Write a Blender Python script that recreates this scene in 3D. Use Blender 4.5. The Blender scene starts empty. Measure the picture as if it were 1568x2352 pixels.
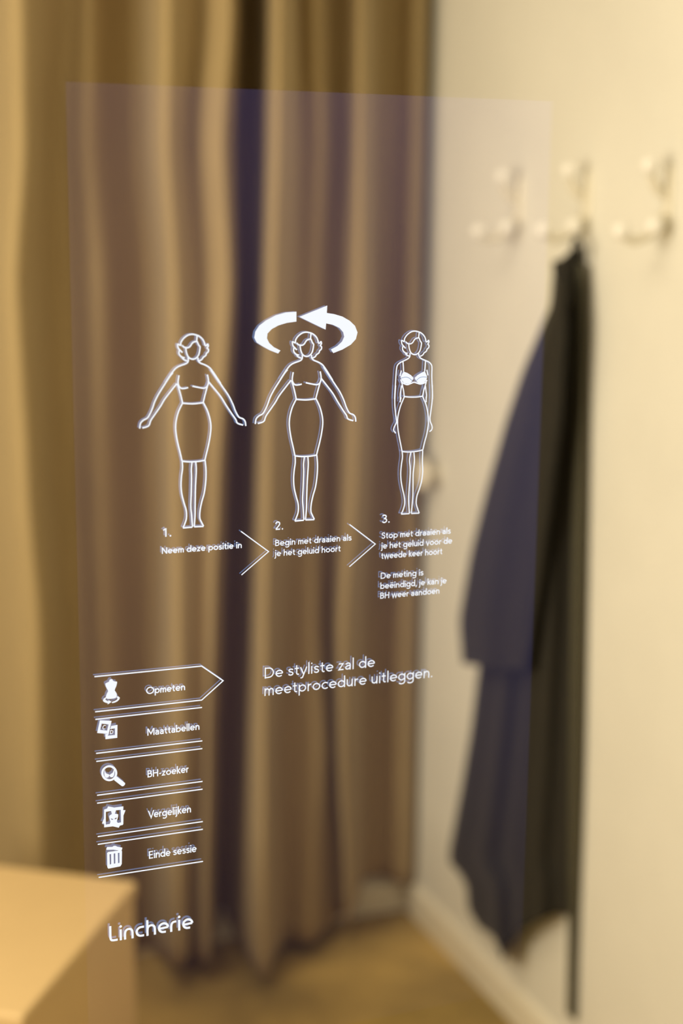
import bpy, bmesh, math, random
from mathutils import Vector, Matrix, geometry

S = bpy.context.scene
COL = S.collection

# ------------------------------------------------------------------ camera, world, lights, exposure
FPX = 3474.67
CAM = Vector((0.0, -1.1, 1.55))
AX_R = Vector((0.93102529, -0.36475168, 0.01217027))
AX_U = Vector((0.06247088, 0.19213418, 0.9793783))
AX_F = Vector((0.35956821, 0.91106568, -0.20166814))
cd = bpy.data.cameras.new('camera')
cam = bpy.data.objects.new('camera', cd); COL.objects.link(cam)
m = Matrix.Identity(4)
for i, a in enumerate((AX_R, AX_U, -AX_F)):
    for k in range(3):
        m[k][i] = a[k]
m.translation = CAM
cam.matrix_world = m
cd.sensor_fit = 'VERTICAL'; cd.sensor_height = 36.0
cd.lens = FPX / 2352 * 36.0
cd.clip_start = 0.05
cd.dof.use_dof = True
cd.dof.focus_distance = 1.196
cd.dof.aperture_fstop = 2.4
S.camera = cam

S.view_settings.view_transform = 'Standard'
S.view_settings.look = 'None'
S.view_settings.gamma = 1.0
S.view_settings.use_curve_mapping = False
S.view_settings.exposure = 0.0
S.cycles.use_denoising = True
S.cycles.transparent_max_bounces = 24

w = bpy.data.worlds.new('room_air'); S.world = w; w.use_nodes = True
bg = w.node_tree.nodes['Background']
bg.inputs[0].default_value = (1.0, 0.87, 0.58, 1); bg.inputs[1].default_value = 0.06

def area(name, loc, rot, sx, sy, power, col):
    l = bpy.data.lights.new(name, 'AREA'); l.shape = 'RECTANGLE'; l.size = sx; l.size_y = sy
    l.energy = power; l.color = col
    o = bpy.data.objects.new(name, l); COL.objects.link(o); o.location = loc; o.rotation_euler = rot
    return o
LIGHT_TINT = (1.0, 0.86, 0.62)  # tint shared by the two assumed lights
area('assumed_left_light', (-0.97, 0.40, 1.45), (0, math.radians(-86), 0), 1.4, 0.6, 34, LIGHT_TINT)  # assumed unseen light at left, added to shade pleats and brighten right wall
area('assumed_overhead_light', (-0.10, 0.55, 2.43), (0, 0, 0), 0.8, 0.9, 12, LIGHT_TINT)  # assumed overhead light without a fixture, added for floor, skirting and stool seat

# ------------------------------------------------------------------ helpers
def ray(p):
    return AX_F * FPX + AX_R * (p[0] - 784) - AX_U * (p[1] - 1176)
def on_x(p, X):
    d = ray(p); return CAM + d * ((X - CAM.x) / d.x)
def on_y(p, Y):
    d = ray(p); return CAM + d * ((Y - CAM.y) / d.y)

def nodes(name):
    mt = bpy.data.materials.new(name); mt.use_nodes = True
    nt = mt.node_tree
    return mt, nt, nt.nodes['Principled BSDF']
def mat(name, col, rough=0.6, noise=None, bump=None, sheen=0.0, spec=0.5):
    """noise = (scale, amount, stretch); bump = (scale, strength)"""
    mt, nt, b = nodes(name)
    b.inputs['Base Color'].default_value = (*col, 1); b.inputs['Roughness'].default_value = rough
    b.inputs['Specular IOR Level'].default_value = spec
    if sheen: b.inputs['Sheen Weight'].default_value = sheen
    tc = nt.nodes.new('ShaderNodeTexCoord')
    if noise:
        mp = nt.nodes.new('ShaderNodeMapping'); mp.inputs['Scale'].default_value = noise[2]
        nz = nt.nodes.new('ShaderNodeTexNoise'); nz.inputs['Scale'].default_value = noise[0]; nz.inputs['Detail'].default_value = 5
        rp = nt.nodes.new('ShaderNodeValToRGB')
        a = noise[1]
        rp.color_ramp.elements[0].position = 0.3; rp.color_ramp.elements[1].position = 0.7
        rp.color_ramp.elements[0].color = (*[c * (1 - a) for c in col], 1)
        rp.color_ramp.elements[1].color = (*[min(1, c * (1 + a)) for c in col], 1)
        L = nt.links
        L.new(tc.outputs['Object'], mp.inputs['Vector']); L.new(mp.outputs['Vector'], nz.inputs['Vector'])
        L.new(nz.outputs['Fac'], rp.inputs['Fac']); L.new(rp.outputs['Color'], b.inputs['Base Color'])
    if bump:
        n2 = nt.nodes.new('ShaderNodeTexNoise'); n2.inputs['Scale'].default_value = bump[0]; n2.inputs['Detail'].default_value = 3
        bp = nt.nodes.new('ShaderNodeBump'); bp.inputs['Strength'].default_value = bump[1]; bp.inputs['Distance'].default_value = 0.002
        nt.links.new(tc.outputs['Object'], n2.inputs['Vector']); nt.links.new(n2.outputs['Fac'], bp.inputs['Height'])
        nt.links.new(bp.outputs['Normal'], b.inputs['Normal'])
    return mt
def emit(name, col, strength, additive=False):
    mt, nt, b = nodes(name)
    out = nt.nodes['Material Output']
    e = nt.nodes.new('ShaderNodeEmission'); e.inputs[0].default_value = (*col, 1); e.inputs[1].default_value = strength
    if additive:
        t = nt.nodes.new('ShaderNodeBsdfTransparent'); ad = nt.nodes.new('ShaderNodeAddShader')
        nt.links.new(e.outputs[0], ad.inputs[0]); nt.links.new(t.outputs[0], ad.inputs[1])
        nt.links.new(ad.outputs[0], out.inputs['Surface'])
    else:
        nt.links.new(e.outputs[0], out.inputs['Surface'])
    nt.nodes.remove(b)
    return mt

M_WALL = mat('wall_paint', (0.80, 0.79, 0.73), 0.75, (5, 0.03, (1, 1, 1)), (60, 0.15))
M_FLOOR = mat('floor_covering', (0.45, 0.315, 0.105), 0.6, (3.6, 0.45, (1, 1, 1)), (80, 0.2))
M_TRIM = mat('skirting_paint', (0.88, 0.83, 0.70), 0.45, (8, 0.02, (1, 1, 1)))
M_CEIL = mat('ceiling_paint', (0.80, 0.76, 0.66), 0.8)
M_CURT = mat('curtain_cloth', (0.385, 0.288, 0.142), 0.85, (90, 0.05, (1, 1, 0.08)), (400, 0.1), sheen=0.15)
M_COAT = mat('black_wool', (0.017, 0.015, 0.011), 0.8, (60, 0.12, (1, 1, 1)), (350, 0.2), sheen=0.12, spec=0.3)
M_LINING = mat('black_lining', (0.016, 0.014, 0.012), 0.55, (40, 0.1, (1, 1, 1)))
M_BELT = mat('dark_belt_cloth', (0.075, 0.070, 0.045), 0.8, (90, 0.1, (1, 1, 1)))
M_STOOL = mat('stool_lacquer', (0.70, 0.51, 0.26), 0.5, (6, 0.03, (1, 1, 1)))
M_STOOLB = mat('stool_side_lacquer', (0.70, 0.51, 0.26), 0.55, (6, 0.03, (1, 1, 1)))
M_HOOK = mat('hook_enamel', (0.84, 0.80, 0.68), 0.25, (9, 0.02, (1, 1, 1)))
M_KNOB = mat('knob_enamel', (0.94, 0.90, 0.78), 0.25, (9, 0.02, (1, 1, 1)))
M_BALL = mat('hook_ball_enamel', (0.97, 0.96, 0.92), 0.12, (9, 0.02, (1, 1, 1)))
M_LIGHT = emit('screen_white', (0.92, 0.95, 1.0), 1.02)
M_GHOST = emit('screen_echo', (0.22, 0.37, 0.72), 0.36, True)
M_BLUE = emit('screen_blue', (0.10, 0.25, 0.55), 0.7)

def link(name, me, mats, parent=None):
    for a in mats: me.materials.append(a)
    o = bpy.data.objects.new(name, me); COL.objects.link(o)
    if parent is not None:
        o.parent = parent; o.matrix_parent_inverse = parent.matrix_world.inverted()
    return o
def from_bm(name, bm, mats, parent=None, smooth=False):
    bmesh.ops.recalc_face_normals(bm, faces=bm.faces[:])
    me = bpy.data.meshes.new(name); bm.to_mesh(me); bm.free()
    if smooth:
        for p in me.polygons: p.use_smooth = True
    return link(name, me, mats, parent)
def tag(o, label=None, cat=None, group=None, kind=None):
    for k, v in (('label', label), ('category', cat), ('group', group), ('kind', kind)):
        if v: o[k] = v
    return o
def empty(name, loc, rz=0.0):
    o = bpy.data.objects.new(name, None); COL.objects.link(o); o.location = loc; o.rotation_euler = (0, 0, rz)
    o.empty_display_size = 0.05
    bpy.context.view_layer.update()
    return o
def box(name, lo, hi, mats, parent=None, bev=0.0, rz=None):
    bm = bmesh.new(); bmesh.ops.create_cube(bm, size=1)
    for v in bm.verts:
        v.co = Vector([lo[k] + (v.co[k] + 0.5) * (hi[k] - lo[k]) for k in range(3)])
    if bev: bmesh.ops.bevel(bm, geom=bm.edges[:], offset=bev, segments=3, profile=0.5, affect='EDGES')
    if rz: bm.transform(rz)
    return from_bm(name, bm, mats, parent)
def catmull(P, n=6, closed=False):
    P = [Vector(p) for p in P]
    if len(P) < 3: return P
    out = []
    N = len(P)
    rng = range(N) if closed else range(N - 1)
    for i in rng:
        p1, p2 = P[i], P[(i + 1) % N]
        p0 = P[(i - 1) % N] if (closed or i > 0) else p1 * 2 - p2
        p3 = P[(i + 2) % N] if (closed or i + 2 < N) else p2 * 2 - p1
        for k in range(n):
            t = k / n
            out.append(0.5 * ((2 * p1) + (p2 - p0) * t + (2 * p0 - 5 * p1 + 4 * p2 - p3) * t * t + (3 * p1 - p0 - 3 * p2 + p3) * t ** 3))
    if not closed: out.append(P[-1])
    return out
def tube(bm, pts, rad, seg=14):
    """swept round bar; rad is a number or one per point"""
    n = len(pts)
    rs = rad if isinstance(rad, (list, tuple)) else [rad] * n
    rings = []
    ref = Vector((0, 0, 1))
    for i, p in enumerate(pts):
        t = (pts[min(i + 1, n - 1)] - pts[max(i - 1, 0)]).normalized()
        a = t.cross(ref)
        if a.length < 0.2: a = t.cross(Vector((0, 1, 0)))
        a.normalize(); b = t.cross(a).normalized()
        rings.append([bm.verts.new(p + (a * math.cos(2 * math.pi * k / seg) + b * math.sin(2 * math.pi * k / seg)) * rs[i]) for k in range(seg)])
    for i in range(n - 1):
        for k in range(seg):
            bm.faces.new((rings[i][k], rings[i][(k + 1) % seg], rings[i + 1][(k + 1) % seg], rings[i + 1][k]))
    bm.faces.new(rings[0][::-1]); bm.faces.new(rings[-1])
def ball(bm, c, r, sx=1, sy=1, sz=1):
    mt = Matrix.Translation(c) @ Matrix.Diagonal((sx, sy, sz, 1))
    bmesh.ops.create_uvsphere(bm, u_segments=24, v_segments=16, radius=r, matrix=mt)
def lathe_x(bm, c, prof, seg=28):
    """profile [(distance out of the right wall, radius)] turned about a line leaving the wall towards -x"""
    rings = []
    for d, r in prof:
        rings.append([bm.verts.new(Vector((c.x - d, c.y + r * math.cos(2 * math.pi * k / seg), c.z + r * math.sin(2 * math.pi * k / seg)))) for k in range(seg)])
    for i in range(len(rings) - 1):
        for k in range(seg):
            bm.faces.new((rings[i][k], rings[i][(k + 1) % seg], rings[i + 1][(k + 1) % seg], rings[i + 1][k]))
    bm.faces.new(rings[0]); bm.faces.new(rings[-1][::-1])

# ------------------------------------------------------------------ room shell
XR, YB, XL, ZC = 1.306, 1.772, -1.05, 2.45
tag(box('floor', (XL - 0.1, -2.2, -0.08), (XR + 0.1, YB + 0.1, 0.0), [M_FLOOR]), kind='structure')
tag(box('wall_right', (XR, -2.2, 0.0), (XR + 0.1, YB + 0.1, ZC), [M_WALL]), kind='structure')
tag(box('wall_back', (XL, YB, 0.0), (XR, YB + 0.1, ZC), [M_WALL]), kind='structure')
tag(box('wall_left', (XL - 0.1, -2.2, 0.0), (XL, YB + 0.1, ZC), [M_WALL]), kind='structure')
tag(box('ceiling', (XL - 0.1, -2.2, ZC), (XR + 0.1, YB + 0.1, ZC + 0.08), [M_CEIL]), kind='structure')
def skirting(name, along_y, a, b, face, back):
    bm = bmesh.new()
    prof = [(0, 0), (1, 0), (1, 0.058), (0.8, 0.066), (0.45, 0.072), (0, 0.075)]
    ends = []
    for t in (a, b):
        vs = []
        for d, z in prof:
            q = back + (face - back) * d
            vs.append(bm.verts.new((q, t, z) if along_y else (t, q, z)))
        ends.append(vs)
    n = len(prof)
    for i in range(n):
        bm.faces.new((ends[0][i], ends[0][(i + 1) % n], ends[1][(i + 1) % n], ends[1][i]))
    bm.faces.new(ends[0]); bm.faces.new(ends[1])
    return tag(from_bm(name, bm, [M_TRIM]), kind='structure')
skirting('baseboard_right', True, -2.2, YB, XR - 0.013, XR)
skirting('baseboard_back', False, XL, XR - 0.013, YB - 0.013, YB)

# ------------------------------------------------------------------ curtain
# every pleat: (pixel column at five heights, distance of the cloth from the back wall) traced on the curtain's own plane
LV = [20, 330, 650, 1120, 1440, 1720, 2060]
PLEATS = [
    ((-640, -640, -640, -640, -640, -640, -640), 0.12, 0.03), ((-580, -580, -580, -580, -580, -580, -580), 0.04, 0.03),
    ((-520, -520, -520, -520, -520, -520, -520), 0.13, 0.03), ((-460, -460, -460, -460, -460, -460, -460), 0.05, 0.03), ((-395, -395, -395, -395, -395, -395, -395), 0.13, 0.03),
    ((-330, -330, -330, -330, -330, -330, -330), 0.05, 0.03), ((-280, -280, -280, -280, -280, -280, -280), 0.12, 0.03),
    ((-215, -215, -215, -215, -215, -215, -215), 0.04, 0.03), ((-150, -150, -150, -150, -150, -150, -150), 0.12, 0.03),
    ((-50, -50, -60, -55, -50, -45, -40), 0.05, 0.03),
    ((45, 50, 30, 55, 80, 85, 90), 0.225, 0.03),      # broad pale pleat at the far side
    ((130, 112, 112, 130, 148, 158, 160), 0.085, 0.03),
    ((165, 150, 160, 175, 190, 200, 205), 0.060, 0.03),
    ((208, 205, 230, 232, 242, 250, 255), 0.088, 0.03),
    ((262, 262, 285, 295, 300, 300, 300), 0.020, 0.02),
    ((322, 325, 350, 360, 360, 355, 350), 0.012, 0.02),
    ((372, 370, 392, 400, 405, 408, 400), 0.190, 0.075),
    ((430, 412, 425, 436, 445, 450, 435), 0.168, 0.07),
    ((462, 434, 452, 460, 464, 464, 450), 0.142, 0.06),
    ((496, 474, 490, 482, 480, 473, 463), 0.168, 0.065),
    ((532, 512, 528, 505, 495, 483, 475), 0.185, 0.065),
    ((560, 552, 550, 530, 522, 507, 498), 0.012, 0.05),   # deep dark gap
    ((590, 588, 584, 564, 556, 542, 528), 0.012, 0.05),
    ((632, 630, 622, 614, 606, 600, 595), 0.215, 0.034),  # strong pleat that reaches lowest
    ((662, 660, 652, 642, 634, 628, 628), 0.165, 0.032),
    ((690, 690, 684, 672, 662, 655, 660), 0.105, 0.03),
    ((725, 738, 728, 722, 718, 735, 712), 0.125, 0.035),
    ((782, 785, 770, 762, 752, 765, 785), 0.055, 0.05),
    ((828, 824, 822, 810, 790, 788, 798), 0.145, 0.065),
    ((852, 852, 850, 836, 818, 816, 820), 0.085, 0.085),
    ((872, 870, 866, 852, 836, 834, 834), 0.012, 0.095),
    ((925, 920, 912, 900, 886, 884, 882), 0.010, 0.095),
    ((948, 944, 936, 926, 918, 916, 914), 0.045, 0.09),
    ((984, 976, 968, 962, 956, 952, 948), 0.030, 0.08),
]
YC = 1.66
def build_curtain():
    zl = []
    xs = []
    for px, amp, hem in PLEATS:
        row = []
        for k, yy in enumerate(LV):
            row.append(on_y((px[k], yy), YB - 0.018 - amp))
        xs.append(row)
    bm = bmesh.new()
    NZ = 60
    grid = []
    for iz in range(NZ + 1):
        t = iz / NZ
        pts = []
        for j, (px, amp, hem) in enumerate(PLEATS):
            z0, z1 = hem, ZC - 0.03
            z = z0 + (z1 - z0) * t
            row = xs[j]
            zz = [p.z for p in row]; xx = [p.x for p in row]
            if z >= zz[0]: x = xx[0]
            elif z <= zz[-1]: x = xx[-1]
            else:
                for k in range(len(zz) - 1):
                    if zz[k] >= z >= zz[k + 1]:
                        s = (zz[k] - z) / (zz[k] - zz[k + 1]); s = s * s * (3 - 2 * s) * 0.5 + s * 0.5
                        x = xx[k] + (xx[k + 1] - xx[k]) * s; break
            y = YB - 0.018 - amp * (1.0 + 0.06 * math.sin(3.1 * z + j * 1.7))
            pts.append((min(x, XR - 0.004), y, z))
        grid.append(catmull(pts, 9))
    V = [[bm.verts.new(p) for p in r] for r in grid]
    for i in range(NZ):
        for k in range(len(V[0]) - 1):
            bm.faces.new((V[i][k], V[i][k + 1], V[i + 1][k + 1], V[i + 1][k]))
    o = from_bm('curtain', bm, [M_CURT], None, True)
    md = o.modifiers.new('cloth_thickness', 'SOLIDIFY'); md.thickness = 0.003; md.offset = 0
    return tag(o, 'floor-length taupe brown curtain in deep vertical pleats across the back of the fitting room', 'curtain')
curtain = build_curtain()
# curtain rail above it
box('curtain_rail', (XL, YB - 0.10, ZC - 0.03), (XR, YB - 0.07, ZC), [M_TRIM], curtain)

# ------------------------------------------------------------------ stool
def build_stool():
    c1 = Vector((0.538, 1.163, 0)); e1 = Vector((-0.248, -0.359, 0)); e2 = Vector((-0.346, 0.266, 0))
    c = c1 + (e1 + e2) / 2
    ang = math.atan2(e1.y, e1.x)
    h = 0.218
    root = empty('stool', (c.x, c.y, 0), 0)
    tag(root, 'pale cube stool with flat square seat standing in front of the curtain at lower left', 'stool')
    rm = Matrix.Translation(Vector((c.x, c.y, 0))) @ Matrix.Rotation(ang, 4, 'Z')
    box('seat', (-h, -h, 0.425), (h, h, 0.45), [M_STOOL], root, 0.005, rm)
    box('body', (-h + 0.004, -h + 0.004, 0.03), (h - 0.004, h - 0.004, 0.425), [M_STOOLB], root, 0.004, rm)
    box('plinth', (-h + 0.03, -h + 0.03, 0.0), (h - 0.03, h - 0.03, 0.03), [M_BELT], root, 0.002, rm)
build_stool()

# ------------------------------------------------------------------ wall hooks
def build_hook(base, label):
    """base: where the plate meets the wall"""
    root = empty('wall_hook', base)
    tag(root, label, 'hook', 'hooks in a row on the cream wall')
    B = Vector(base)
    bm = bmesh.new()
    for k, (dz, r) in enumerate(((0.0, 0.0),)):
        pass
    # tall rounded back plate
    n = 28
    prof = [(0.0, 1.0), (0.004, 1.0), (0.0065, 0.85), (0.0075, 0.55)]
    rings = []
    for d, s in prof:
        rings.append([bm.verts.new((B.x - d, B.y + 0.013 * s * math.cos(2 * math.pi * k / n), B.z + 0.058 * s * math.sin(2 * math.pi * k / n))) for k in range(n)])
    for i in range(len(rings) - 1):
        for k in range(n):
            bm.faces.new((rings[i][k], rings[i][(k + 1) % n], rings[i + 1][(k + 1) % n], rings[i + 1][k]))
    bm.faces.new(rings[-1])
    from_bm('back_plate', bm, [M_HOOK], root, True)
    def prong(path, knob, r0, r1, kr):
        pts = catmull([B + Vector(p) for p in path], 6)
        nn = len(pts)
        b2 = bmesh.new(); tube(b2, pts, [r0 + (r1 - r0) * i / (nn - 1) for i in range(nn)])
        p = from_bm('prong', b2, [M_HOOK], root, True)
        b3 = bmesh.new(); ball(b3, B + Vector(knob), kr)
        from_bm('knob', b3, [M_BALL], p, True)
    prong([(-0.006, 0, 0.012), (-0.020, 0, 0.018), (-0.032, 0, 0.034), (-0.036, 0, 0.050)], (-0.037, 0, 0.054), 0.0075, 0.006, 0.014)
    prong([(-0.006, 0, -0.022), (-0.030, 0.002, -0.046), (-0.058, 0.004, -0.056), (-0.076, 0.006, -0.046)], (-0.078, 0.006, -0.042), 0.0075, 0.006, 0.0135)
    prong([(-0.006, 0, -0.018), (-0.020, -0.006, -0.026), (-0.028, -0.010, -0.034)], (-0.030, -0.010, -0.034), 0.007, 0.006, 0.014)
    return root
build_hook((XR, 1.355, 1.541), 'empty cream wall hook with round knobs, nearest the curtain')
build_hook((XR, 1.120, 1.548), 'cream wall hook holding the black coat')
build_hook((XR, 0.881, 1.552), 'cream wall hook with round knobs and nothing on it, right of the black coat')

def build_knob():
    c = Vector((XR, 1.668, 1.005))
    root = empty('curtain_tieback_knob', c)
    tag(root, 'small cream tieback knob on the wall beside the curtain edge', 'knob')
    bm = bmesh.new(); lathe_x(bm, c, [(0.0, 0.02), (0.004, 0.02), (0.006, 0.016), (0.0065, 0.010)])
    from_bm('rose', bm, [M_KNOB], root, True)
    bm = bmesh.new(); lathe_x(bm, c, [(0.006, 0.009), (0.018, 0.007), (0.030, 0.009)])
    from_bm('stem', bm, [M_KNOB], root, True)
    bm = bmesh.new(); lathe_x(bm, c, [(0.028, 0.012), (0.031, 0.027), (0.036, 0.034), (0.042, 0.032), (0.047, 0.020), (0.048, 0.006)])
    from_bm('knob_head', bm, [M_KNOB], root, True)
build_knob()

# ------------------------------------------------------------------ black coat on the middle hook
def interp(tab, y):
    if y <= tab[0][1]: return tab[0][0]
    if y >= tab[-1][1]: return tab[-1][0]
    for (x0, y0), (x1, y1) in zip(tab, tab[1:]):
        if y0 <= y <= y1: return x0 + (x1 - x0) * (y - y0) / (y1 - y0)
def interp_u(tab, u):
    for (u0, v0), (u1, v1) in zip(tab, tab[1:]):
        if u0 <= u <= u1: return v0 + (v1 - v0) * (u - u0) / (u1 - u0)
    return tab[-1][1]
def cloth_body(name, left, right, top, hem, xc, thick, folds, mats, parent, NU=44, NV=56):
    """hanging cloth with front and back skins, pinched at its edges; traced on the plane x = xc beside the wall"""
    bm = bmesh.new()
    def pt(u, v, side):
        y0, y1 = interp_u(top, u), interp_u(hem, u)
        y = y0 + (y1 - y0) * v
        x = interp(left, y); x += (interp(right, y) - x) * u
        e = max(0.0, math.sin(math.pi * u)) ** 0.6
        t = interp_u(thick, v) * e
        f = sum(a * math.sin(2 * math.pi * (n * u + p)) for n, a, p in folds) * e * min(1, v * 1.6 + 0.15)
        xm = interp_u(xc, u)
        X = xm - t + f if side == 0 else min(xm + t * 0.4 + f * 0.1, XR - 0.003)
        return on_x((x, y), X)
    F = [[bm.verts.new(pt(i / NU, j / NV, 0)) for i in range(NU + 1)] for j in range(NV + 1)]
    K = [[bm.verts.new(pt(i / NU, j / NV, 1)) for i in range(NU + 1)] for j in range(NV + 1)]
    for j in range(NV):
        for i in range(NU):
            bm.faces.new((F[j][i], F[j][i + 1], F[j + 1][i + 1], F[j + 1][i]))
            bm.faces.new((K[j][i], K[j + 1][i], K[j + 1][i + 1], K[j][i + 1]))
    for j in range(NV):
        bm.faces.new((F[j][0], F[j + 1][0], K[j + 1][0], K[j][0]))
        bm.faces.new((F[j][NU], K[j][NU], K[j + 1][NU], F[j + 1][NU]))
    for i in range(NU):
        bm.faces.new((F[0][i], K[0][i], K[0][i + 1], F[0][i + 1]))
        bm.faces.new((F[NV][i], F[NV][i + 1], K[NV][i + 1], K[NV][i]))
    bmesh.ops.remove_doubles(bm, verts=bm.verts[:], dist=0.0004)
    return from_bm(name, bm, mats, parent, True)

def build_coat():
    root = empty('coat', (1.24, 1.13, 0.25))
    tag(root, 'long black coat hanging from the middle wall hook, hem close to the skirting', 'coat')
    cloth_body('coat_body',
        [(1272, 600), (1278, 700), (1225, 860), (1178, 1050), (1140, 1250), (1112, 1450), (1097, 1545), (1080, 1680), (1060, 1800), (1036, 1930), (1029, 1972), (1036, 1990), (1060, 2012), (1070, 2028), (1074, 2088)],
        [(1338, 580), (1338, 800), (1332, 1000), (1329, 1400), (1322, 1800), (1312, 2100)],
        [(0, 606), (0.35, 590), (0.6, 572), (1, 566)],
        [(0, 2088), (0.1, 2128), (0.24, 2150), (0.31, 2185), (0.345, 2208), (0.39, 2175), (0.5, 2140), (0.68, 2115), (0.85, 2100), (1, 2104)],
        [(0, 1.268), (0.4, 1.28), (1, 1.302)], [(0, 0.012), (0.15, 0.022), (0.6, 0.03), (1, 0.034)], [(2.5, 0.006, 0.1), (4.5, 0.004, 0.45)], [M_COAT], root)
    cloth_body('sleeve',
        [(1268, 640), (1264, 700), (1240, 755), (1200, 850), (1160, 970), (1115, 1130), (1080, 1270), (1061, 1380), (1054, 1425), (1061, 1526)],
        [(1296, 640), (1300, 760), (1290, 950), (1268, 1150), (1245, 1350), (1216, 1540)],
        [(0, 640), (1, 640)], [(0, 1524), (0.5, 1534), (1, 1540)],
        [(0, 1.248), (1, 1.24)], [(0, 0.01), (0.3, 0.02), (1, 0.024)], [(1.5, 0.005, 0.3)], [M_COAT], root, 26, 40)
    cloth_body('collar',
        [(1268, 598), (1272, 690)], [(1330, 572), (1322, 690)],
        [(0, 600), (0.45, 594), (0.7, 580), (1, 570)], [(0, 672), (0.5, 700), (1, 690)],
        [(0, 1.25), (1, 1.292)], [(0, 0.010), (1, 0.014)], [(1.0, 0.003, 0.2)], [M_COAT], root, 18, 14)
    # hanging loop over the hook
    bm = bmesh.new()
    pts = catmull([on_x(p, xx) for p, xx in (((1318, 590), 1.265), ((1316, 566), 1.268), ((1324, 548), 1.272), ((1333, 566), 1.275), ((1334, 592), 1.280))], 6)
    tube(bm, pts, 0.0035, 10)
    from_bm('hanging_loop', bm, [M_COAT], root, True)
    # belt end hanging below the hem
    bm = bmesh.new()
    pl = [on_x(p, x) for p, x in (((1331, 606), 1.286), ((1333, 800), 1.287), ((1329, 1100), 1.287), ((1324, 1480), 1.288), ((1320, 1800), 1.290), ((1316, 2100), 1.296), ((1314, 2220), 1.298), ((1312, 2334), 1.298))]
    pl = catmull(pl, 5)
    rows = []
    for p in pl:
        rows.append([bm.verts.new(p + Vector((dx, dy, 0))) for dx, dy in ((-0.003, -0.013), (0.003, -0.013), (0.003, 0.013), (-0.003, 0.013))])
    for a, b in zip(rows, rows[1:]):
        for k in range(4): bm.faces.new((a[k], a[(k + 1) % 4], b[(k + 1) % 4], b[k]))
    bm.faces.new(rows[0]); bm.faces.new(rows[-1])
    from_bm('belt', bm, [M_BELT], root)
build_coat()

# ------------------------------------------------------------------ mirror display, built as clear glass with the reflected room behind it
ECHO = 0.0052                    # depth of the dim glowing copies standing in for the rear-face reflection
disp = empty('mirror_display', (0.42, 0.0, 0.9))
tag(disp, 'large glass mirror display with glowing white measuring instructions and menu', 'display')

mt, nt, b = nodes('clear_glass'); nt.nodes.remove(b)
t = nt.nodes.new('ShaderNodeBsdfTransparent'); t.inputs[0].default_value = (1, 1, 1, 1)
nt.links.new(t.outputs[0], nt.nodes['Material Output'].inputs['Surface']); M_GLASS = mt
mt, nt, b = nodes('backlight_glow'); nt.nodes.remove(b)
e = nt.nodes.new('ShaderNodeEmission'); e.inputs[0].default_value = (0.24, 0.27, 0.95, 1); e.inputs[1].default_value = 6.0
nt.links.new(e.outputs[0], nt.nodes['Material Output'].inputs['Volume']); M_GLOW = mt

box('glass_pane', (-0.45, -0.008, 0.02), (1.28, -0.003, 2.3), [M_GLASS], disp)
# screen body: glowing slab, wedge shape added to fade the tint from top right
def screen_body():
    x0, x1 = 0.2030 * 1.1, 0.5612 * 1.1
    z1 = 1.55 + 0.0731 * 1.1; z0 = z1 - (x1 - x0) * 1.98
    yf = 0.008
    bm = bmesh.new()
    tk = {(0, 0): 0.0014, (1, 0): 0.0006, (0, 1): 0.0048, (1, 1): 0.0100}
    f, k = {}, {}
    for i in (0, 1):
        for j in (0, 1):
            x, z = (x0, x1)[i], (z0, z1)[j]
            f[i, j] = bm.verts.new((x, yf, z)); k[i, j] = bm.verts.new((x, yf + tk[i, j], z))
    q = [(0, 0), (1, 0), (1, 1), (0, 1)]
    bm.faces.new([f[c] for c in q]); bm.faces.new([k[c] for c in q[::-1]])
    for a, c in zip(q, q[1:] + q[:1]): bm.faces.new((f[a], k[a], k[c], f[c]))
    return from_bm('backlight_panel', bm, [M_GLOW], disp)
screen_body()

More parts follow.
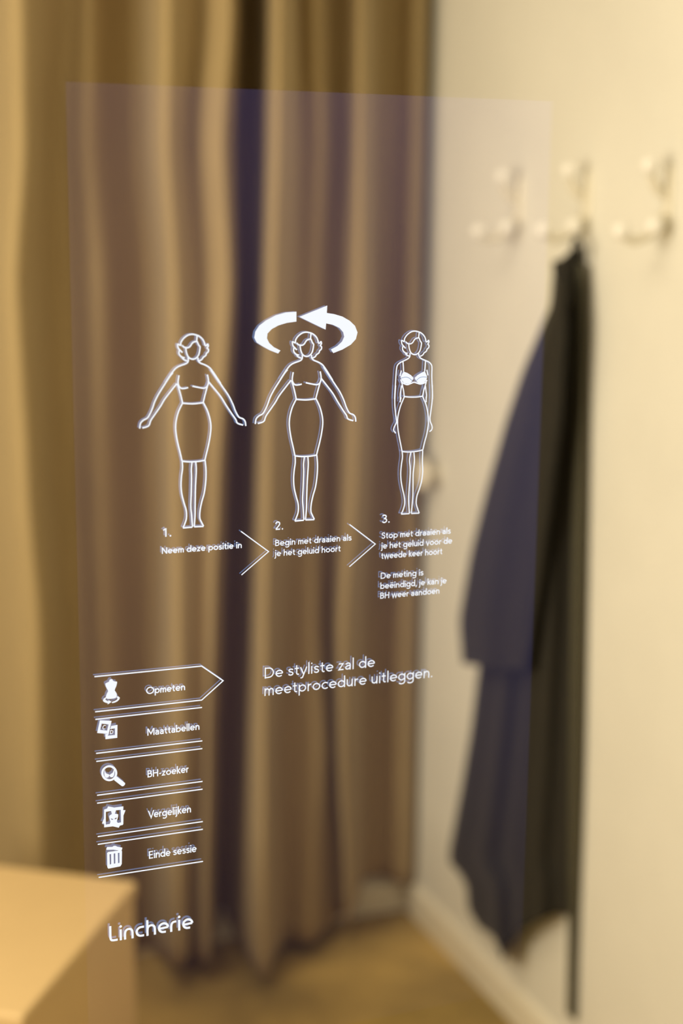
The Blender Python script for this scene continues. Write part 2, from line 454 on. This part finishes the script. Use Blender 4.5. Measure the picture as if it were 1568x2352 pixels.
def on_screen(p):
    q = on_y(p, 0.0); return Vector((q.x, q.z))
class Art:
    """flat lit artwork on the screen plane with its fainter echo behind it"""
    def __init__(s): s.v = []; s.f = []; s.m = []
    def face(s, pts, y, mi):
        n = len(s.v); s.v += [(p[0], y, p[1]) for p in pts]
        s.f.append(tuple(range(n, n + len(pts)))); s.m.append(mi)
    def both(s, pts):
        s.face(pts, 0.0, 0); s.face(pts, ECHO, 1)
    def ribbon(s, pts, wd, closed=False, echo=True, y=0.0, mi=0):
        P = [Vector(p) for p in pts]
        if closed and (P[0] - P[-1]).length > 1e-7: P.append(P[0])
        Q = [P[0]]
        for p in P[1:]:
            if (p - Q[-1]).length > 1e-7: Q.append(p)
        P = Q; n = len(P)
        if n < 2: return
        L, R = [], []
        for i in range(n):
            if closed and i in (0, n - 1): d0, d1 = (P[-1] - P[-2]).normalized(), (P[1] - P[0]).normalized()
            else:
                d1 = (P[min(i + 1, n - 1)] - P[min(i + 1, n - 1) - 1]).normalized()
                d0 = (P[max(i, 1)] - P[max(i, 1) - 1]).normalized()
            tg = d0 + d1
            tg = tg.normalized() if tg.length > 1e-6 else d1
            nr = Vector((-tg.y, tg.x))
            c = max(0.38, abs(nr.dot(Vector((-d1.y, d1.x)))))
            k = wd / 2 / c
            L.append(P[i] + nr * k); R.append(P[i] - nr * k)
        def put(yy, mm):
            b0 = len(s.v)
            for a, c in zip(L, R): s.v += [(a.x, yy, a.y), (c.x, yy, c.y)]
            for i in range(n - 1):
                a = b0 + 2 * i
                s.f.append((a, a + 1, a + 3, a + 2)); s.m.append(mm)
        put(y, mi)
        if echo: put(ECHO, 1)
    def poly(s, outer, holes=()):
        loops = [[Vector((p[0], p[1], 0)) for p in lp] for lp in (outer, *holes)]
        flat = [p for lp in loops for p in lp]
        for tri in geometry.tessellate_polygon(loops):
            s.both([(flat[i].x, flat[i].y) for i in tri])
    def build(s, name, parent, label=None):
        me = bpy.data.meshes.new(name); me.from_pydata(s.v, [], s.f)
        o = link(name, me, [M_LIGHT, M_GHOST, M_BLUE], parent)
        for p, mi in zip(me.polygons, s.m): p.material_index = mi
        if label: o['label'] = label
        return o
PX = 1.195 / FPX                 # one photograph pixel on the glass, metres

def crop(x0, y0, sc):
    return lambda pts: [on_screen((x0 + x / sc, y0 + y / sc)) for x, y in pts]
A_, B_, C_ = crop(300, 680, 3.92), crop(380, 750, 11.2), crop(300, 1030, 3.92)
HEAD = [
    [(395, 475), (395, 410), (450, 320), (530, 250), (610, 210), (700, 200), (780, 215), (850, 240), (920, 290), (970, 350), (1000, 420), (1015, 490)],
    [(410, 470), (375, 478), (318, 455), (310, 490), (330, 560), (380, 615), (435, 670)],
    [(352, 615), (345, 680), (370, 740), (430, 790), (495, 805)],
    [(432, 800), (450, 830), (490, 860), (560, 888)],
    [(1015, 490), (1050, 490), (1085, 452), (1100, 500), (1070, 552), (1098, 580), (1105, 620), (1088, 660), (1050, 692), (1040, 735), (1000, 772), (968, 792), (940, 840), (900, 868), (860, 882)],
    [(812, 232), (806, 300), (800, 375)],
    [(425, 485), (470, 525), (520, 545), (590, 540), (640, 500), (670, 450), (720, 402), (800, 384), (822, 405), (850, 470), (885, 518), (885, 560), (870, 660), (845, 740), (800, 800), (740, 835), (690, 840), (640, 825), (595, 790), (560, 735), (532, 640), (520, 550)],
]
NECK = [
    [(580, 800), (585, 880), (560, 930), (500, 965), (400, 1000), (320, 1035), (250, 1085), (180, 1170), (100, 1290), (0, 1445)],
    [(838, 800), (835, 845), (850, 890), (900, 940), (1000, 980), (1080, 1020), (1150, 1075), (1230, 1180), (1320, 1315), (1420, 1470)],
]
BREAST = [
    [(345, 1255), (325, 1380), (322, 1460), (340, 1520), (375, 1570), (420, 1594), (500, 1590), (582, 1570)],
    [(1075, 1235), (1095, 1320), (1105, 1420), (1090, 1500), (1050, 1560), (990, 1585), (920, 1580), (800, 1557), (690, 1533)],
]
BODY_A = [
    [(380, 690), (350, 727), (300, 804), (250, 884), (217, 950), (196, 1010), (175, 1058), (150, 1098), (112, 1120), (88, 1148), (81, 1193)],
    [(415, 788), (370, 845), (305, 930), (270, 990), (225, 1055), (182, 1118), (166, 1162), (142, 1178), (105, 1188)],
    [(722, 665), (770, 735), (830, 822), (880, 895), (918, 970), (945, 1040), (975, 1090), (1010, 1105), (1030, 1130), (1036, 1170)],
    [(702, 772), (750, 830), (812, 907), (860, 985), (910, 1060), (945, 1110), (962, 1145), (1012, 1162)],
    [(420, 790), (432, 828), (450, 890), (467, 962)],
    [(698, 785), (680, 850), (664, 910), (652, 960)],
    [(465, 965), (560, 970), (655, 960)],
    [(467, 962), (432, 1035), (411, 1110), (404, 1180), (410, 1250), (425, 1330), (445, 1410), (462, 1485)],
    [(654, 958), (690, 1030), (714, 1110), (722, 1180), (714, 1265), (698, 1350), (680, 1425), (667, 1480)],
    [(460, 1486), (510, 1492), (560, 1492), (615, 1488), (668, 1479)],
]
LEGS_C = [
    [(464, 112), (466, 180), (457, 250), (453, 330), (460, 410), (480, 490), (500, 560), (501, 630), (484, 685), (471, 714)],
    [(552, 125), (546, 190), (548, 260), (545, 400), (541, 520), (548, 600), (556, 706)],
    [(586, 125), (590, 200), (583, 350), (580, 500), (579, 600), (572, 704)],
    [(670, 108), (678, 200), (675, 300), (662, 400), (640, 480), (624, 560), (622, 625), (638, 665), (656, 700)],
]
FEET_C = [[(470, 716), (556, 708)], [(571, 705), (656, 702)]]
def standing(place):
    art = Art(); wd = 3.4 * PX * place[2]
    def tr(p): return Vector((place[0] + (p.x - REF.x) * place[2], place[1] + (p.y - REF.y) * place[2]))
    for cv, sets in ((B_, (HEAD, NECK, BREAST)), (A_, (BODY_A,)), (C_, (LEGS_C,))):
        for st in sets:
            for line in st: art.ribbon([tr(p) for p in catmull(cv(line), 5)], wd)
    for line in FEET_C: art.ribbon([tr(p) for p in C_(line)], wd)
    return art
REF = on_screen((452.5, 771)); FOOT1 = on_screen((420, 1212.4))
standing((REF.x, REF.y, 1.0)).build('woman_pictogram', disp, 'white outline woman with arms held out above step 1')
t2, f2 = on_screen((714, 766)), on_screen((676.9, 1196.6))
k2 = (t2.y - f2.y) / (REF.y - FOOT1.y)
standing((t2.x, t2.y, k2)).build('woman_pictogram', disp, 'white outline woman with arms held out under the curved turning arrow')

def third():
    art = Art(); wd = 3.0 * PX
    H, D, E = crop(880, 760, 11.2), crop(560, 680, 3.136), crop(880, 960, 6.03)
    t3, f3 = on_screen((962.4, 763.5)), on_screen((920.6, 1181.4))
    k3 = (t3.y - f3.y) / (REF.y - FOOT1.y)
    for line in HEAD:
        art.ribbon([Vector((t3.x + (p.x - REF.x) * k3, t3.y + (p.y - REF.y) * k3)) for p in catmull(B_(line), 5)], wd)
    for line in (
        [(685, 570), (682, 655), (650, 702), (590, 740), (490, 787), (420, 825), (365, 882), (342, 960), (328, 1100), (312, 1350), (297, 1600), (290, 1760)],
        [(905, 570), (918, 640), (950, 692), (1010, 730), (1100, 768), (1170, 800), (1230, 862), (1250, 940), (1246, 1150), (1254, 1400), (1264, 1600), (1262, 1760)],
        [(505, 790), (515, 920), (520, 1045)], [(1085, 768), (1076, 900), (1066, 1040)],
        [(462, 1018), (444, 1100), (432, 1165)], [(1118, 1000), (1135, 1080), (1146, 1145)],
        [(445, 1250), (470, 1310), (540, 1360), (620, 1384), (710, 1352), (790, 1322), (870, 1344), (950, 1368), (1040, 1345), (1095, 1310), (1125, 1262)],
        [(462, 1280), (490, 1400), (520, 1540), (537, 1690)], [(1112, 1275), (1080, 1400), (1040, 1535), (1010, 1675)],
        [(535, 1690), (660, 1703), (780, 1705), (900, 1698), (1012, 1678)],
        [(474, 1400), (455, 1500), (437, 1620), (438, 1770)], [(1084, 1420), (1095, 1530), (1110, 1650), (1100, 1770)],
    ): art.ribbon(catmull(H(line), 5), wd)
    for line in (
        [(1092, 645), (1086, 760), (1091, 840), (1097, 878)],
        [(1356, 640), (1356, 740), (1347, 820), (1339, 878)],
        [(1155, 725), (1128, 790), (1112, 850), (1106, 900), (1109, 960), (1119, 1020), (1130, 1075), (1138, 1118)],
        [(1285, 720), (1310, 780), (1325, 850), (1328, 915), (1317, 990), (1300, 1055), (1288, 1108)],
        [(1138, 1120), (1175, 1123), (1210, 1122), (1250, 1117), (1288, 1108)],
        [(1131, 730), (1124, 765)], [(1312, 725), (1312, 765)],
    ): art.ribbon(catmull(D(line), 5), wd)
    for line in (
        [(178, 0), (182, 60), (152, 125), (144, 170), (172, 212)],
        [(645, 0), (650, 50), (670, 100), (676, 140), (662, 172), (638, 188)],
        [(258, 450), (265, 540), (250, 650), (241, 760), (246, 870), (265, 980), (288, 1080), (296, 1180), (277, 1265), (248, 1330)],
        [(380, 478), (363, 580), (372, 700), (369, 820), (356, 1000), (350, 1150), (362, 1322)],
        [(424, 478), (430, 600), (414, 760), (411, 900), (410, 1050), (401, 1180), (388, 1322)],
        [(545, 450), (541, 600), (545, 740), (530, 870), (500, 980), (465, 1080), (455, 1180), (474, 1255), (497, 1318)],
    ): art.ribbon(catmull(E(line), 5), wd)
    art.ribbon(E([(247, 1332), (363, 1324)]), wd); art.ribbon(E([(387, 1324), (497, 1318)]), wd)
    for cup in (
        [(520, 1045), (620, 1082), (710, 1138), (778, 1212), (742, 1290), (700, 1342), (620, 1366), (540, 1342), (478, 1280), (442, 1190), (485, 1105)],
        [(1065, 1035), (960, 1088), (880, 1138), (802, 1212), (845, 1290), (900, 1340), (960, 1357), (1040, 1332), (1098, 1278), (1130, 1190), (1098, 1105)],
    ): art.poly(H(cup))
    for seam in ([(450, 1212), (560, 1190), (650, 1208), (742, 1285)], [(1125, 1190), (1010, 1183), (920, 1208), (835, 1285)]):
        art.ribbon(catmull(H(seam), 5), 1.0 * PX, echo=False, y=-0.0004, mi=2)
    return art
third().build('woman_pictogram', disp, 'white outline woman with arms down wearing a filled white bra above step 3')

def turning_arrow():
    art = Art(); D = crop(560, 680, 3.136)
    art.poly(D([(378, 112), (300, 118), (230, 138), (160, 175), (110, 213), (82, 255), (74, 300), (92, 335), (140, 365), (190, 392), (246, 414),
                (263, 392), (215, 368), (182, 338), (166, 305), (170, 270), (200, 238), (250, 211), (310, 193), (378, 184)]))
    art.poly(D([(398, 150), (600, 68), (597, 122), (650, 130), (710, 148), (762, 178), (800, 215), (818, 262), (806, 310), (770, 350), (710, 385), (643, 411),
                (626, 385), (672, 360), (706, 328), (722, 293), (714, 260), (688, 230), (640, 207), (592, 197), (588, 242)]))
    return art
turning_arrow().build('turning_arrow', disp, 'bold white curved arrow in two pieces over the second woman outline')

# ---- lettering: single-stroke geometric alphabet, x-height 1
def arc(cx, cy, rx, ry, a0, a1, n=22):
    return [(cx + rx * math.cos(math.radians(a0 + (a1 - a0) * i / n)), cy + ry * math.sin(math.radians(a0 + (a1 - a0) * i / n))) for i in range(n + 1)]
DOT = 'dot'
ARCH = [(.13, .5), (.19, .72), (.31, .86), (.46, .89), (.62, .83), (.70, .69), (.72, .5)]
G = {
 'a': ([('l', [(.66, 0), (.66, .6)]), ('s', [(.66, .58), (.64, .75), (.54, .86), (.40, .89), (.25, .85), (.13, .74)]), ('s', [(.66, .56), (.45, .55), (.25, .49), (.14, .36), (.14, .24), (.22, .13), (.36, .11), (.52, .16), (.63, .28), (.66, .42)])], .82),
 'b': ([('l', [(.13, 0), (.13, 1.55)]), ('l', arc(.51, .5, .37, .39, 0, 360))], .98),
 'c': ([('l', arc(.5, .5, .39, .39, 45, 315))], .84),
 'd': ([('l', [(.86, 0), (.86, 1.55)]), ('l', arc(.48, .5, .37, .39, 0, 360))], .99),
 'e': ([('l', arc(.49, .5, .38, .39, 0, 318)), ('l', [(.12, .5), (.87, .5)])], .96),
 'g': ([('l', arc(.48, .5, .37, .39, 0, 360)), ('l', [(.86, 1.0), (.86, -.08)]), ('s', [(.86, -.06), (.83, -.22), (.70, -.36), (.48, -.41), (.28, -.37), (.15, -.28)])], .99),
 'h': ([('l', [(.13, 0), (.13, 1.55)]), ('s', ARCH), ('l', [(.72, .52), (.72, 0)])], .86),
 'i': ([('l', [(.13, 0), (.13, 1)]), (DOT, (.13, 1.36))], .27),
 'ë': ([('l', arc(.49, .5, .38, .39, 0, 318)), ('l', [(.12, .5), (.87, .5)]), (DOT, (.32, 1.30)), (DOT, (.66, 1.30))], .96),
 'j': ([('l', [(.13, 1), (.13, -.14)]), ('s', [(.13, -.12), (.11, -.27), (.02, -.38), (-.12, -.40)]), (DOT, (.13, 1.36))], .27),
 'k': ([('l', [(.13, 0), (.13, 1.55)]), ('l', [(.64, 1), (.15, .5)]), ('l', [(.27, .6), (.70, 0)])], .74),
 'l': ([('l', [(.13, 0), (.13, 1.55)])], .27),
 'm': ([('l', [(.13, 0), (.13, 1)]), ('s', [(.13, .52), (.18, .73), (.28, .86), (.40, .89), (.53, .82), (.59, .68), (.60, .5)]), ('l', [(.60, .52), (.60, 0)]), ('s', [(.60, .52), (.65, .73), (.75, .86), (.87, .89), (1.0, .82), (1.06, .68), (1.07, .5)]), ('l', [(1.07, .52), (1.07, 0)])], 1.21),
 'n': ([('l', [(.13, 0), (.13, 1)]), ('s', ARCH), ('l', [(.72, .52), (.72, 0)])], .86),
 'o': ([('l', arc(.5, .5, .39, .39, 0, 360))], 1.0),
 'p': ([('l', [(.13, -.45), (.13, 1)]), ('l', arc(.51, .5, .37, .39, 0, 360))], .99),
 'r': ([('l', [(.13, 0), (.13, 1)]), ('s', [(.13, .5), (.18, .71), (.30, .85), (.50, .88)])], .54),
 's': ([('s', [(.60, .76), (.50, .86), (.36, .89), (.20, .85), (.14, .72), (.20, .59), (.37, .52), (.53, .44), (.60, .31), (.56, .18), (.45, .12), (.33, .11), (.18, .15), (.09, .25)])], .71),
 't': ([('l', [(.27, 1.32), (.27, .3)]), ('s', [(.27, .32), (.30, .18), (.40, .11), (.54, .13)]), ('l', [(.03, .9), (.53, .9)])], .59),
 'u': ([('l', [(.72, 0), (.72, 1)]), ('l', [(.13, 1), (.13, .48)]), ('s', [(.13, .5), (.15, .31), (.23, .17), (.39, .11), (.54, .14), (.66, .28), (.72, .5)])], .86),
 'v': ([('l', [(.06, 1), (.42, .02), (.78, 1)])], .83),
 'w': ([('l', [(.06, 1), (.35, .03), (.65, .95), (.95, .03), (1.24, 1)])], 1.30),
 'y': ([('l', [(.06, 1), (.42, .06)]), ('l', [(.80, 1), (.35, -.22)]), ('s', [(.36, -.20), (.28, -.36), (.17, -.41), (.05, -.39)])], .84),
 'z': ([('l', [(.10, .89), (.62, .89), (.12, .11), (.68, .11)])], .75),
 'B': ([('l', [(.14, 0), (.14, 1.45)]), ('l', [(.14, 1.34), (.42, 1.34)]), ('s', [(.42, 1.34), (.62, 1.29), (.72, 1.16), (.71, .98), (.61, .84), (.42, .79)]), ('l', [(.14, .79), (.46, .79)]), ('s', [(.44, .79), (.68, .74), (.81, .58), (.82, .38), (.70, .18), (.46, .11)]), ('l', [(.46, .11), (.14, .11)])], .97),
 'D': ([('l', [(.14, 0), (.14, 1.45)]), ('l', [(.14, 1.34), (.44, 1.34)]), ('s', [(.44, 1.34), (.76, 1.28), (.99, 1.07), (1.08, .73), (.99, .38), (.76, .17), (.44, .11)]), ('l', [(.44, .11), (.14, .11)])], 1.22),
 'E': ([('l', [(.14, 0), (.14, 1.45)]), ('l', [(.14, 1.34), (.82, 1.34)]), ('l', [(.14, .76), (.76, .76)]), ('l', [(.14, .11), (.85, .11)])], .93),
 'H': ([('l', [(.14, 0), (.14, 1.45)]), ('l', [(.96, 0), (.96, 1.45)]), ('l', [(.14, .77), (.96, .77)])], 1.12),
 'M': ([('l', [(.14, 0), (.14, 1.45)]), ('l', [(.18, 1.40), (.72, .35), (1.26, 1.40)]), ('l', [(1.30, 1.45), (1.30, 0)])], 1.45),
 'N': ([('l', [(.14, 0), (.14, 1.45)]), ('l', [(.16, 1.40), (.98, .05)]), ('l', [(1.0, 0), (1.0, 1.45)])], 1.15),
 'O': ([('l', arc(.78, .725, .66, .64, 0, 360, 30))], 1.55),
 'S': ([('s', [(.74, 1.16), (.62, 1.30), (.44, 1.35), (.26, 1.29), (.17, 1.12), (.24, .92), (.45, .78), (.67, .65), (.77, .46), (.70, .24), (.54, .12), (.38, .10), (.20, .17), (.09, .32)])], .88),
 'V': ([('l', [(.05, 1.45), (.56, .03), (1.07, 1.45)])], 1.02),
 '1': ([('l', [(.14, 1.12), (.45, 1.40)]), ('l', [(.46, 1.45), (.46, 0)])], .80),
 '2': ([('s', [(.10, 1.03), (.16, 1.22), (.30, 1.34), (.48, 1.34), (.65, 1.22), (.68, 1.0), (.58, .75), (.36, .46), (.12, .16)]), ('l', [(.08, .11), (.76, .11)])], .88),
 '3': ([('s', [(.10, 1.20), (.22, 1.33), (.44, 1.35), (.62, 1.24), (.66, 1.06), (.56, .86), (.32, .78)]), ('s', [(.32, .78), (.58, .72), (.73, .52), (.70, .28), (.52, .12), (.30, .10), (.08, .25)])], .88),
 '.': ([(DOT, (.15, .12))], .30), ',': ([('l', [(.20, .22), (.08, -.25)])], .30), '-': ([('l', [(.06, .52), (.44, .52)])], .52), ' ': ([], .38),
}
LOGO = {   # thinner rounded display letters
 'L': ([('s', [(.11, 1.42), (.11, .75), (.12, .35), (.20, .16), (.40, .11), (.72, .11)])], .80),
 'i': ([('l', [(.11, 0), (.11, .98)]), (DOT, (.11, 1.24))], .28),
 'n': ([('l', [(.11, 0), (.11, .55)]), ('s', [(.11, .5), (.15, .72), (.27, .86), (.44, .90), (.61, .85), (.72, .70), (.75, .5)]), ('l', [(.75, .52), (.75, 0)])], .92),
 'c': ([('l', [(.74, .11), (.50, .11)]), ('l', arc(.50, .5, .39, .39, 270, 90)), ('l', [(.50, .89), (.74, .89)])], .84),
 'h': ([('l', [(.11, 0), (.11, 1.42)]), ('s', [(.11, .5), (.15, .72), (.27, .86), (.44, .90), (.61, .85), (.72, .70), (.75, .5)]), ('l', [(.75, .52), (.75, 0)])], .92),
 'e': ([('l', [(.70, .11), (.50, .11)]), ('l', arc(.50, .5, .39, .39, 270, 0)), ('l', [(.89, .50), (.13, .46)])], .98),
 'r': ([('l', [(.11, 0), (.11, .55)]), ('s', [(.11, .5), (.15, .70), (.28, .85), (.55, .89)])], .62),
}
def write(art, txt, left, right, cap_px, wpx, table=G, cap=1.45):
    """txt from pixel left to pixel right along its baseline"""
    a, b = on_screen(left), on_screen(right)
    z0 = (a.y + b.y) / 2
    ch = (on_screen((left[0], left[1] - cap_px)).y - a.y) / cap
    rs, adv = [], 0.0
    for k, c in enumerate(txt):
        g, wd = table[c]; rs.append((g, adv)); adv += wd + 0.075
        last = wd
    # ink bounds
    lo, hi = 1e9, -1e9
    for g, ox in rs:
        for kind, pts in g:
            for p in ([pts] if kind == DOT else pts):
                lo = min(lo, ox + p[0] - .11); hi = max(hi, ox + p[0] + .11)
    sx = (b.x - a.x) / (hi - lo)
    wd = wpx * PX
    for g, ox in rs:
        for kind, pts in g:
            if kind == DOT:
                cx, cz = a.x + (ox + pts[0] - lo) * sx, z0 + pts[1] * ch; r = wd * 0.62
                art.both([(cx + r * math.cos(k * math.pi / 5), cz + r * math.sin(k * math.pi / 5)) for k in range(10)])
            else:
                q = [Vector((a.x + (ox + p[0] - lo) * sx, z0 + p[1] * ch)) for p in pts]
                cl = kind == 'l' and len(pts) > 8 and (q[0] - q[-1]).length < 1e-5
                art.ribbon(catmull(q, 4) if kind == 's' else q, wd, closed=cl)
    return art

def text_part(name, lines, label, parent=disp):
    art = Art()
    for ln in lines: write(art, *ln)
    return art.build(name, parent, label)
text_part('step_number', [('1.', (373, 1234), (393.4, 1231.4), 19.5, 3.3)], 'white step number 1')
text_part('step_text', [('Neem deze positie in', (371.6, 1271.8), (555, 1259.3), 14.6, 2.6)], 'white instruction line under step 1')
text_part('step_number', [('2.', (631.2, 1217.8), (650, 1216.0), 19.5, 3.0)], 'white step number 2')
text_part('step_text', [('Begin met draaien als', (631.6, 1253.7), (807.3, 1242.1), 14.5, 2.25), ('je het geluid hoort', (629, 1277.8), (782.8, 1267), 14.5, 2.25)], 'white two-line instruction under step 2')
text_part('step_number', [('3.', (876, 1201.8), (894.5, 1200.4), 19.3, 3.0)], 'white step number 3')
text_part('step_text', [('Stop met draaien als', (875.4, 1237), (1034.8, 1226.3), 14.3, 2.25), ('je het geluid voor de', (873.4, 1260.0), (1038.2, 1249.2), 14.3, 2.25), ('tweede keer hoort', (874.1, 1283.4), (1016, 1273.4), 14.3, 2.25)], 'white three-line instruction under step 3')
text_part('step_text', [('De meting is', (873.8, 1329.1), (972.1, 1322.1), 14.2, 2.25), ('beëindigd, je kan je', (873, 1352), (1025.4, 1340.8), 14.2, 2.25), ('BH weer aandoen', (872.8, 1374.8), (1008.7, 1363.9), 14.2, 2.25)], 'white closing lines at the lower right of the steps')
text_part('slogan_text', [('De styliste zal de', (606.9, 1556.9), (861.3, 1533.5), 25.5, 2.9), ('meetprocedure uitleggen.', (606.3, 1596.7), (992.7, 1557.5), 25.5, 2.9)], 'large white two-line sentence in the middle of the glass')

def chevron(pts, label):
    art = Art(); art.ribbon([on_screen(p) for p in pts], 2.5 * PX); art.build('chevron', disp, label)
chevron([(553.2, 1220.4), (616.6, 1266.8), (554.3, 1320.7)], 'thin white chevron after step 1')
chevron([(802.4, 1204.5), (861.6, 1249.6), (801.9, 1301.8)], 'thin white chevron after step 2')

LNS = [((216.9, 1554.2), (463, 1529.9)), ((218.4, 1634.9), (463, 1608)), ((219, 1652.4), (463.9, 1624.9)), ((220.6, 1730.5), (464.5, 1701.6)),
       ((221, 1748.9), (464.5, 1719.4)), ((222.8, 1826.7), (465, 1794.8)), ((222.8, 1844.9), (465, 1812.6)), ((224.3, 1921.6), (465.6, 1887)),
       ((224.5, 1939.4), (465.6, 1904.7)), ((226.5, 2015.3), (466, 1978.5))]
I1, I2, I5 = crop(210, 1530, 12.375), crop(210, 1740, 13.07), crop(210, 1900, 5.807)
def ic_mannequin(a):
    a.poly(I1([(505, 405), (535, 375), (570, 366), (600, 378), (606, 410), (650, 432), (728, 440), (725, 495), (705, 570), (672, 640), (660, 690), (690, 735), (720, 785), (722, 840), (702, 895), (640, 920), (550, 932), (450, 930), (408, 908), (412, 855), (435, 785), (472, 715), (463, 680), (430, 625), (402, 560), (390, 498), (440, 470), (498, 442)]))
    a.poly(I1([(400, 880), (345, 930), (322, 985), (355, 1020), (420, 1045), (466, 1056), (456, 1092), (574, 1015), (490, 968), (476, 1002), (425, 980), (392, 950), (415, 915)]))
    a.poly(I1([(722, 855), (780, 868), (806, 905), (785, 955), (730, 1005), (660, 1038), (584, 1052), (580, 1018), (660, 990), (720, 955), (742, 915), (720, 895)]))
def ic_cards(a):
    a.poly(I1([(240, 1538), (572, 1556), (490, 1928), (160, 1902)]), [I1([(287, 1633), (486, 1656), (445, 1832), (248, 1812)])])
    for q in ([(560, 1702), (738, 1668), (668, 1768), (532, 1788)], [(738, 1668), (732, 2038), (666, 1956), (668, 1768)], [(732, 2038), (398, 2078), (463, 1978), (666, 1956)], [(398, 2078), (392, 1930), (490, 1928), (463, 1978)]):
        a.both(I1(q))
    a.ribbon(catmull(I1([(405, 1695), (375, 1680), (340, 1705), (325, 1755), (340, 1792), (385, 1778)]), 5), 1.6 * PX)
    a.ribbon(I1([(550, 1832), (533, 1925)]), 1.6 * PX)
    a.ribbon(catmull(I1([(532, 1830), (585, 1828), (610, 1865), (588, 1910), (530, 1926)]), 5), 1.6 * PX)
def ic_magnifier(a):
    ring = [(535 + 207 * math.cos(k * math.pi / 20) , 470 + 209 * math.sin(k * math.pi / 20)) for k in range(40)]
    a.ribbon(I2(ring), 4.9 * PX, closed=True)
    a.poly(I2([(760, 565), (1012, 768), (1005, 810), (980, 845), (930, 866), (898, 850), (680, 680), (690, 630)]))
    a.poly(I2([(402, 360), (388, 420), (385, 500), (400, 570), (450, 613), (505, 595), (542, 540), (525, 505), (470, 488), (430, 468), (414, 420)]))
    a.poly(I2([(680, 345), (692, 430), (685, 510), (650, 580), (600, 597), (555, 572), (535, 530), (580, 495), (640, 452), (656, 400)]))
def ic_photos(a):
    a.poly(I2([(380, 1562), (470, 1530), (500, 1463), (682, 1502), (957, 1463), (950, 1577), (1022, 1580), (960, 1740), (955, 1990), (945, 2020), (850, 2045), (820, 2106), (640, 2065), (380, 2097), (380, 1985), (313, 1980), (375, 1830)]),
           [I2([(432, 1630), (588, 1604), (612, 1692), (532, 1750), (532, 1800), (570, 1930), (550, 1992), (430, 2012)]), I2([(735, 1585), (877, 1568), (887, 1945), (790, 1962), (760, 1918), (802, 1760), (802, 1700), (702, 1686)]),
            I2([(572, 1824), (655, 1845), (640, 1866), (605, 1870)]), I2([(682, 1838), (757, 1798), (752, 1832), (712, 1857)])])
def ic_bin(a):
    a.poly(I5([(196, 292), (208, 264), (280, 262), (296, 248), (325, 248), (342, 259), (412, 272), (404, 308), (375, 312), (290, 300), (200, 302)]))
    a.poly(I5([(208, 345), (222, 330), (396, 306), (407, 320), (404, 490), (385, 522), (224, 553), (211, 532)]),
           [I5([(240, 362), (262, 357), (263, 492), (244, 497)]), I5([(296, 352), (317, 348), (318, 482), (299, 488)]), I5([(352, 344), (372, 340), (373, 474), (355, 480)])])
ENTRIES = [
    ('Opmeten', (335.5, 1593.7), (425, 1585.9), 16.0, ic_mannequin, 'dressmaker bust icon with turning arrow', 'topmost menu entry, pointed frame like an arrow'),
    ('Maattabellen', (338.3, 1689.7), (458, 1676.1), 16.2, ic_cards, 'two overlapping cards icon with letters C and D', 'second menu entry between two white lines'),
    ('BH-zoeker', (338.8, 1785.5), (434.2, 1774.2), 16.5, ic_magnifier, 'magnifying glass icon over a bra', 'middle menu entry between two white lines'),
    ('Vergelijken', (339.9, 1878.9), (438.5, 1866.4), 17.0, ic_photos, 'stacked photos icon with a torso', 'fourth menu entry between two white lines'),
    ('Einde sessie', (342, 1972.6), (451.5, 1956.8), 17.5, ic_bin, 'waste bin icon with open lid', 'lowest menu entry between two white lines'),
]
for k, (txt, l, r, cp, icon, il, el) in enumerate(ENTRIES):
    art = Art(); wd = 2.9 * PX
    if k == 0:
        art.ribbon([on_screen(p) for p in (LNS[0][0], LNS[0][1], (512.2, 1563.5), LNS[1][1], LNS[1][0])], wd)
    else:
        for q in LNS[2 * k: 2 * k + 2]: art.ribbon([on_screen(p) for p in q], wd)
    en = art.build('menu_entry', disp, el)
    a = Art(); icon(a); a.build('menu_icon', en, 'white ' + il)
    text_part('menu_label', [(txt, l, r, cp, 2.7)], None, en)
art = Art(); write(art, 'Lincherie', (250.7, 2163.4), (444.3, 2132.6), 36.5, 5.3, LOGO, 1.42)
art.build('shop_logo', disp, 'white rounded shop name at the bottom left of the glass')
